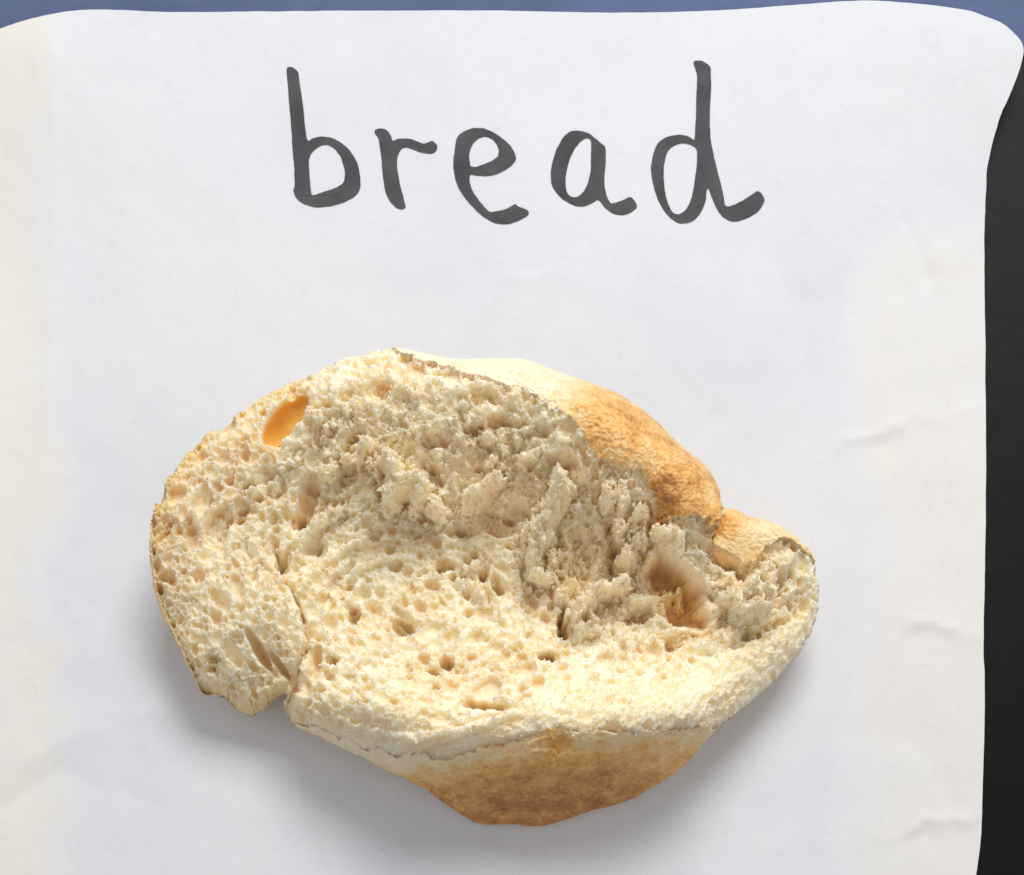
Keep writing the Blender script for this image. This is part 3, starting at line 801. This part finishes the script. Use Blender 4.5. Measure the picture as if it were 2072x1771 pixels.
    # ---------------- raised clumps of torn crumb
    def clump(pts, wpx, h, seed, rag=1.7):
        p, s = local(pts, wpx * S + 4)
        x, y = X[s], Y[s]
        nz = fbm(x, y, 3.4, 5, seed, 0.62)
        dd = wpx * S - seg_dist(x, y, p, False) + rag * 1.5 * nz
        k = sstep(-0.2, 1.3, dd) * (0.55 + 0.45 * sstep(0.2, 2.2, dd))
        top = h * (1 + 0.4 * fbm(x, y, 2.0, 5, seed + 3, 0.65)) + 0.45 * ridged(x, y, 0.9, 3, seed + 5) - 0.35 * pit[s]
        Z[s] = np.maximum(Z[s], Z[s] * (1 - k) + (B[s] + top) * k)
        # shadow gap where the clump has come away
        g = sstep(-0.9, -0.3, dd) * sstep(0.0, -0.3, dd)
        Z[s] -= 0.7 * g * sstep(0, 2, h)
    for pts, wp, h, sd in (
        ([(790,950),(800,985),(790,1010)], 24, 4.4, 401),([(815,985),(850,1000)], 24, 4.2, 405),([(845,1030),(880,1040)], 20, 3.4, 409),
        ([(940,1035),(955,1010),(990,985),(1005,968)], 18, 3.2, 413),([(995,935),(1020,915)], 13, 2.6, 417),
        ([(1115,975),(1140,1000)], 15, 4.4, 421),([(1130,985),(1110,1040),(1090,1090)], 28, 5.0, 425),([(1095,1085),(1075,1130),(1080,1165)], 24, 4.0, 429),
        ([(1120,1120),(1105,1170)], 17, 2.4, 431),
        ([(1165,1255),(1185,1230),(1215,1205),(1255,1190)], 19, 3.6, 433),([(1170,1275),(1200,1260)], 16, 2.6, 437),
        ([(1250,1000),(1262,1040),(1255,1080)], 17, 2.6, 441),([(1290,1050),(1280,1100),(1265,1140)], 20, 3.4, 445),([(1330,1075),(1375,1090)], 18, 2.6, 449),
        ([(1225,985),(1230,1020)], 12, 2.4, 453),
        ([(965,1150),(970,1200)], 17, 1.5, 457),([(935,1175),(960,1190)], 14, 1.2, 461),([(1130,1215),(1160,1185)], 12, 1.8, 463),
        ([(700,840),(715,860)], 9, 2.6, 465),([(680,832),(690,838)], 6, 2.2, 469),([(655,878),(650,885)], 7, 2.0, 473),
        ([(725,915),(745,900)], 11, 2.4, 477),([(650,960),(700,935),(730,925)], 13, 2.2, 481),([(560,960),(600,930)], 11, 2.0, 485),([(500,1000),(560,960)], 9, 1.6, 487),
        ([(935,815),(940,822)], 7, 2.2, 489),([(945,845),(950,870)], 6, 2.0, 493),([(985,880),(990,885)], 8, 1.8, 495),([(1040,870),(1045,885)], 7, 2.0, 497),([(830,790),(835,800)], 5, 1.8, 499),([(1060,930),(1075,920)], 8, 2.0, 501),([(880,915),(890,920)], 8, 1.8, 503),
        ([(1480,1215),(1520,1200),(1550,1205)], 26, 3.6, 505),([(1500,1240),(1540,1235)], 24, 3.0, 509),([(1540,1160),(1560,1180)], 16, 2.4, 513),([(1450,1190),(1475,1170)], 14, 2.4, 517),
        ([(1285,1215),(1330,1208),(1372,1196)], 19, 1.2, 523),([(1440,1180),(1418,1160)], 11, 1.0, 541),([(1450,1232),(1428,1226)], 10, 0.8, 543),([(1310,1150),(1318,1128)], 12, 1.2, 545),
        ([(640,1060),(680,1040)], 14, 1.6, 527),([(520,1110),(540,1140)], 14, 1.4, 531),
    ): clump(pts, wp, (1.75 if h > 1.5 else 1.25) * h, sd)
    # crumb falls away below the torn lip of the crust
    lip = sstep(-2.2, -0.1, A_d) * (1 - crA) * sstep(-40, -30, X) * sstep(0.5, 3, d)
    Z -= 0.6 * lip * sstep(13, 19, X)
    lipB = sstep(-1.8, -0.1, B_d) * (1 - crB) * (1 - crA); Z -= 0.5 * lipB
    # ---------------- crust relief
    cw = fbm(X, Y, 2.0, 4, 261, 0.6)
    Z += crust * (0.16 * cw + 0.20 * ridged(X, Y, 1.0, 3, 271) + 0.10 * fbm(X, Y, 0.45, 2, 273)) + 0.25 * crA * fbm(X, Y, 5, 3, 281)
    Z += crC * sstep(-6, -16, X) * (0.55 * fbm(X, Y, 2.2, 4, 303, 0.6) + 0.2 * ridged(X, Y, 0.9, 2, 305))
    Z += 0.30 * crC * ridged(X * 0.22 + 0.1 * Y, Y * 1.1 - 0.25 * X + 0.8 * fbm(X, Y, 7, 3, 287), 2.6, 4, 289) * (0.35 + sstep(-0.1, 0.3, fbm(X, Y, 9, 2, 293)))
    for pts, wp, dep in (
        ([(845,1532),(900,1528),(965,1512),(1050,1500),(1110,1475)], 7, 0.9),
        ([(900,1548),(980,1528),(1080,1512),(1150,1500)], 6, 0.6),
        ([(1110,1478),(1130,1500),(1100,1515)], 14, 1.3),
        ([(1100,1505),(1200,1515),(1300,1505),(1440,1480)], 7, 0.7),
        ([(1310,850),(1350,900),(1370,940)], 6, 0.25),([(1260,820),(1330,930)], 7, -0.25),
    ):
        dd, sg, e, s = sdist(pts, 4, 0.3, 29)
        Z[s] -= e * dep * np.exp(-(dd / (wp * S)) ** 2)
    # flaky steps along the pale upper crust
    fl = fbm(X * 0.45 + Y * 0.2, Y + X * 0.25, 1.5, 4, 291, 0.6)
    pale = sstep(28, 6, X) * crA
    Z += pale * 0.18 * sstep(0.0, 0.3, fl)
    Z = np.maximum(Z, 0.9)

    # relief stands out along the surface, not straight up
    by_, bx_ = np.gradient(B, st)
    ln = np.sqrt(bx_ ** 2 + by_ ** 2 + 1)
    Dc = 0.5 * np.clip(Z - B, -0.8, 0.8) * sstep(0.3, 2.0, d) * (1 - crC)
    X0, Y0 = X, Y
    zy, zx = np.gradient(Z, st)
    steep = sstep(1.0, 3.0, np.hypot(zx, zy)) * sstep(0.4, 2.0, d) * sstep(0.25, 0.1, amber)
    XD = X - bx_ / ln * Dc + 0.22 * steep * fbm(X + 1.1 * Z, Y + 0.8 * Z, 1.3, 3, 351)
    YD = Y - by_ / ln * Dc + 0.22 * steep * fbm(X - 0.9 * Z, Y + 1.2 * Z, 1.3, 3, 357)

    # browning of the crust, with shade low on the near side put into it
    brown = 0.36 + 0.0 * X
    ramp_x = sstep(3, 12, X - 0.5 * (Y + 5)) 
    brown = crA * (0.0 + 0.42 * ramp_x) + (1 - crA) * 0.06
    brown += crA * (0.32 * blob(1335,1005,40,45) + 0.16 * blob(1385,960,55,60) + 0.12 * blob(1290,850,70,50) + 0.28 * blob(1445,1085,14,30) - 0.12 * blob(1300,935,50,26))
    brown = np.where(B_d > -0.3, 0.26 + 0.42 * blob(1466,1055,24,26) + 0.12 * blob(1500,1035,60,16), brown)
    brown = np.where(C_d > -0.3, 0.43 + 0.08 * sstep(-6, 12, X) + 0.34 * sstep(-55, -64, Y) - 0.30 * sstep(3.5, 0.0, C_d + 1.2 * fbm(X, Y, 4, 3, 297)) + 0.25 * blob(1110,1488,24,16) - 0.10 * sstep(-8, -24, X) + 0.10 * fbm(X, Y, 2.5, 4, 299, 0.6) + 0.12 * fbm(X * 0.25, Y, 1.2, 3, 298), brown)  # bottom crust browner towards its foot, the shade there put into the colour
    brown = np.where((crR > 0.3) & (crA < 0.3) & (crB < 0.3) & (crC < 0.3), 0.10 + 0.16 * sstep(-30, -50, X), brown)
    brown += 0.10 * fbm(X, Y, 9, 3, 295) + crA * ramp_x * (0.22 * fbm(X, Y, 2.4, 4, 296, 0.6) + 0.10 * ridged(X, Y, 1.1, 3, 294))

    # ---------------- meshes
    root = bpy.data.objects.new("bread_roll_piece", None); link(root)
    nV = X.size
    gyc, gxc = np.gradient(d0c, cs)
    GX, GY = up(gxc), up(gyc)
    GL = np.hypot(GX, GY) + 1e-6; GX, GY = GX / GL, GY / GL
    zflat = paper_z(np.array([0.]), np.array([-25.]))[0]

    def snap(quads, dist):
        a, b = border(quads, nV)
        lp = chain(a, b)
        Xs, Ys = XD.ravel().copy(), YD.ravel().copy()
        Xs[lp] -= (GX * dist).ravel()[lp]; Ys[lp] -= (GY * dist).ravel()[lp]
        return Xs, Ys, lp

    def under(lp, Xs, Ys, Zs, n0, inset, low):
        """wall under the outline: bulges in towards the footprint, then closes"""
        k = len(lp); rings = 9
        x, y, z = Xs[lp], Ys[lp], Zs.ravel()[lp]
        gx, gy = GX.ravel()[lp], GY.ravel()[lp]
        # smooth directions along the outline
        for _ in range(40):
            gx = (np.roll(gx, 1) + gx + np.roll(gx, -1)) / 3; gy = (np.roll(gy, 1) + gy + np.roll(gy, -1)) / 3
            z = z * 1.0
        zs = z.copy()
        for _ in range(120): zs = (np.roll(zs, 1) + zs + np.roll(zs, -1)) / 3
        vs, fs = [], []
        prev = lp
        for r in range(1, rings + 1):
            t = r / rings * math.pi / 2
            ins = (1 - math.cos(t)) * inset * np.clip(zs / 12, 0.25, 1.2)
            zz = low + (zs - low) * (1 - math.sin(t))
            f = r / rings; zz = zz * min(1, f * 4) + (z - (zs - zz)) * (1 - min(1, f * 4))
            zz = np.minimum(np.maximum(zz, low), z - 0.05 * r)
            vs.append(np.stack([x + gx * ins, y + gy * ins, zz], 1))
            cur = n0 + (r - 1) * k + np.arange(k)
            fs.append(np.stack([prev, cur, np.roll(cur, -1), np.roll(prev, -1)], 1))
            prev = cur
        vs = np.concatenate(vs)
        c = vs[-k:].mean(0); c[2] = low
        vs = np.concatenate([vs, c[None]])
        ci = n0 + len(vs) - 1
        tri = np.stack([prev, np.full(k, ci), np.roll(prev, -1)], 1)
        return vs, np.concatenate(fs), tri

    # crumb: a closed body just inside the crust
    dc = d - 0.02
    qm = field_quads(dc > -0.45 * st)
    Xs, Ys, lp = snap(qm, dc)
    Zc = Z - 0.03 * sstep(0.3, 0.5, crust) - 0.22 * sstep(0.35, 1.3, np.maximum(np.maximum(A_d, B_d), C_d))
    V = np.stack([Xs, Ys, Zc.ravel()], 1)
    vs, fs, tri = under(lp, Xs, Ys, Zc, nV, 18.0, 0.75)
    V = np.concatenate([V, vs]); F = np.concatenate([qm, fs])
    used = np.unique(np.concatenate([F.ravel(), tri.ravel()]))
    mp = np.full(len(V), -1, np.int64); mp[used] = np.arange(len(used))
    am = np.concatenate([amber.ravel(), np.zeros(len(vs))])[used]
    mesh_np("crumb", V[used], [mp[F], mp[tri]], M_CRUMB, root, {"amber": am, "tone": np.concatenate([tone.ravel(), np.full(len(vs), 0.5)])[used]})

    # torn cell walls: thin ragged membranes standing on the crumb
    nF = 42000
    ix = rng.integers(2, X.shape[1] - 2, nF * 6); jy = rng.integers(2, X.shape[0] - 2, nF * 6)
    ok = (d[jy, ix] > 0.8) & (crust[jy, ix] < 0.2) & (amber[jy, ix] < 0.2)
    wgt = 0.22 + 0.6 * np.clip(rough_w + right_w, 0, 1) + 0.25 * fib_w + 0.9 * sstep(0.8, 2.5, Z - B)
    wgt = wgt * (0.06 + wall) * sstep(-2.6, -0.8, Z - B)
    ok &= rng.random(nF * 6) < wgt[jy, ix]
    ix, jy = ix[ok][:nF], jy[ok][:nF]; k = len(ix)
    cx_, cy_, cz_ = XD[jy, ix], YD[jy, ix], Z[jy, ix]
    gy_, gx_ = np.gradient(Z, st)
    nr = np.stack([-gx_[jy, ix], -gy_[jy, ix], np.ones(k)], 1); nr /= np.linalg.norm(nr, axis=1)[:, None]
    ax = rng.normal(0, 1, (k, 3)) + nr * 0.3; ax /= np.linalg.norm(ax, axis=1)[:, None]      # sheet normal
    t1 = nr - ax * (nr * ax).sum(1)[:, None]; t1 /= np.linalg.norm(t1, axis=1)[:, None] + 1e-6  # grows out of the crumb
    t2 = np.cross(ax, t1)
    size = rng.uniform(0.08, 0.26, k) * (1 + 0.9 * (rng.random(k) < 0.5) * sstep(0.6, 2.0, (Z - B)[jy, ix]))
    nr_ = 7
    an = np.linspace(0, 2 * math.pi, nr_, endpoint=False)
    rad = rng.uniform(0.45, 1.25, (k, nr_)) * size[:, None]
    el = rng.uniform(0.7, 1.5, k)[:, None]
    u = rad * np.cos(an) * el + 0.45 * size[:, None]; v = rad * np.sin(an)
    bend = np.clip(rng.normal(0, 0.7, k), -1.2, 1.2)[:, None] * (u * u + 0.5 * v * v) / size[:, None] * 0.5
    C0 = np.stack([cx_, cy_, cz_], 1) - 0.05 * nr
    ring = C0[:, None] + u[..., None] * t1[:, None] + v[..., None] * t2[:, None] + bend[..., None] * ax[:, None]
    cen = C0 + 0.4 * size[:, None] * t1
    FV = np.concatenate([cen[:, None], ring], 1).reshape(-1, 3)
    base_i = np.arange(k)[:, None] * (nr_ + 1)
    i1 = 1 + np.arange(nr_); i2 = 1 + (np.arange(nr_) + 1) % nr_
    ft = np.stack([np.broadcast_to(base_i, (k, nr_)), base_i + i1, base_i + i2], 2).reshape(-1, 3)
    fo = mesh_np("torn_crumb_flakes", FV, ft, M_FLAKE, root)
    fo["kind"] = "stuff"

    # crust: sheets over it
    qa = field_quads(d > -0.45 * st)
    Xs, Ys, lp = snap(qa, d)
    Zr = Z.ravel()
    flat = lambda A: A.ravel()[qa].mean(1)
    fc = flat(crust) > 0.5
    isC = fc & (flat(C_d) > 0)
    isB = fc & ~isC & (flat(B_d) > 0)
    isA = fc & ~isC & ~isB
    def sheet(name, sel, label=None, extra=None):
        q = qa[sel]
        a, b = border(q, nV)
        V = np.stack([Xs, Ys, Zr], 1); br = brown.ravel()
        outer = np.zeros(nV, bool); outer[lp] = True
        keep = ~(outer[a] & outer[b]); a, b = a[keep], b[keep]
        # the torn edge has thickness
        k = len(a)
        low = np.stack([Xs[a], Ys[a], Zr[a] - 0.05], 1), np.stack([Xs[b], Ys[b], Zr[b] - 0.05], 1)
        V = np.concatenate([V, low[0], low[1]]); br = np.concatenate([br, br[a] * 0.5, br[b] * 0.5])
        i0 = nV + np.arange(k); i1 = i0 + k
        fl = [q, np.stack([a, i0, i1, b], 1)]
        tri = np.zeros((0, 3), int)
        if extra:
            vs, fs, tri = under(lp, Xs, Ys, Z, len(V), 15.5, 0.5)
            V = np.concatenate([V, vs]); br = np.concatenate([br, np.full(len(vs), 0.16)])
            fl.append(fs)
        Q = np.concatenate(fl)
        used = np.unique(np.concatenate([Q.ravel(), tri.ravel()]))
        mp = np.full(len(V), -1, np.int64); mp[used] = np.arange(len(used))
        o = mesh_np(name, V[used], [mp[Q], mp[tri]] if len(tri) else mp[Q], M_CRUST, root, {"brown": br[used]})
        if label: o["label"] = label
    sheet("crust", isA, extra=True)
    sheet("crust_flap", isB, "pale golden flap of crust folded at the right end")
    sheet("bottom_crust", isC, "shaded tan bottom crust along the near side")
    root["label"] = "torn half of a bread roll, porous cream crumb up, golden crust, lying on white paper"
    root["category"] = "bread"
build_bread()
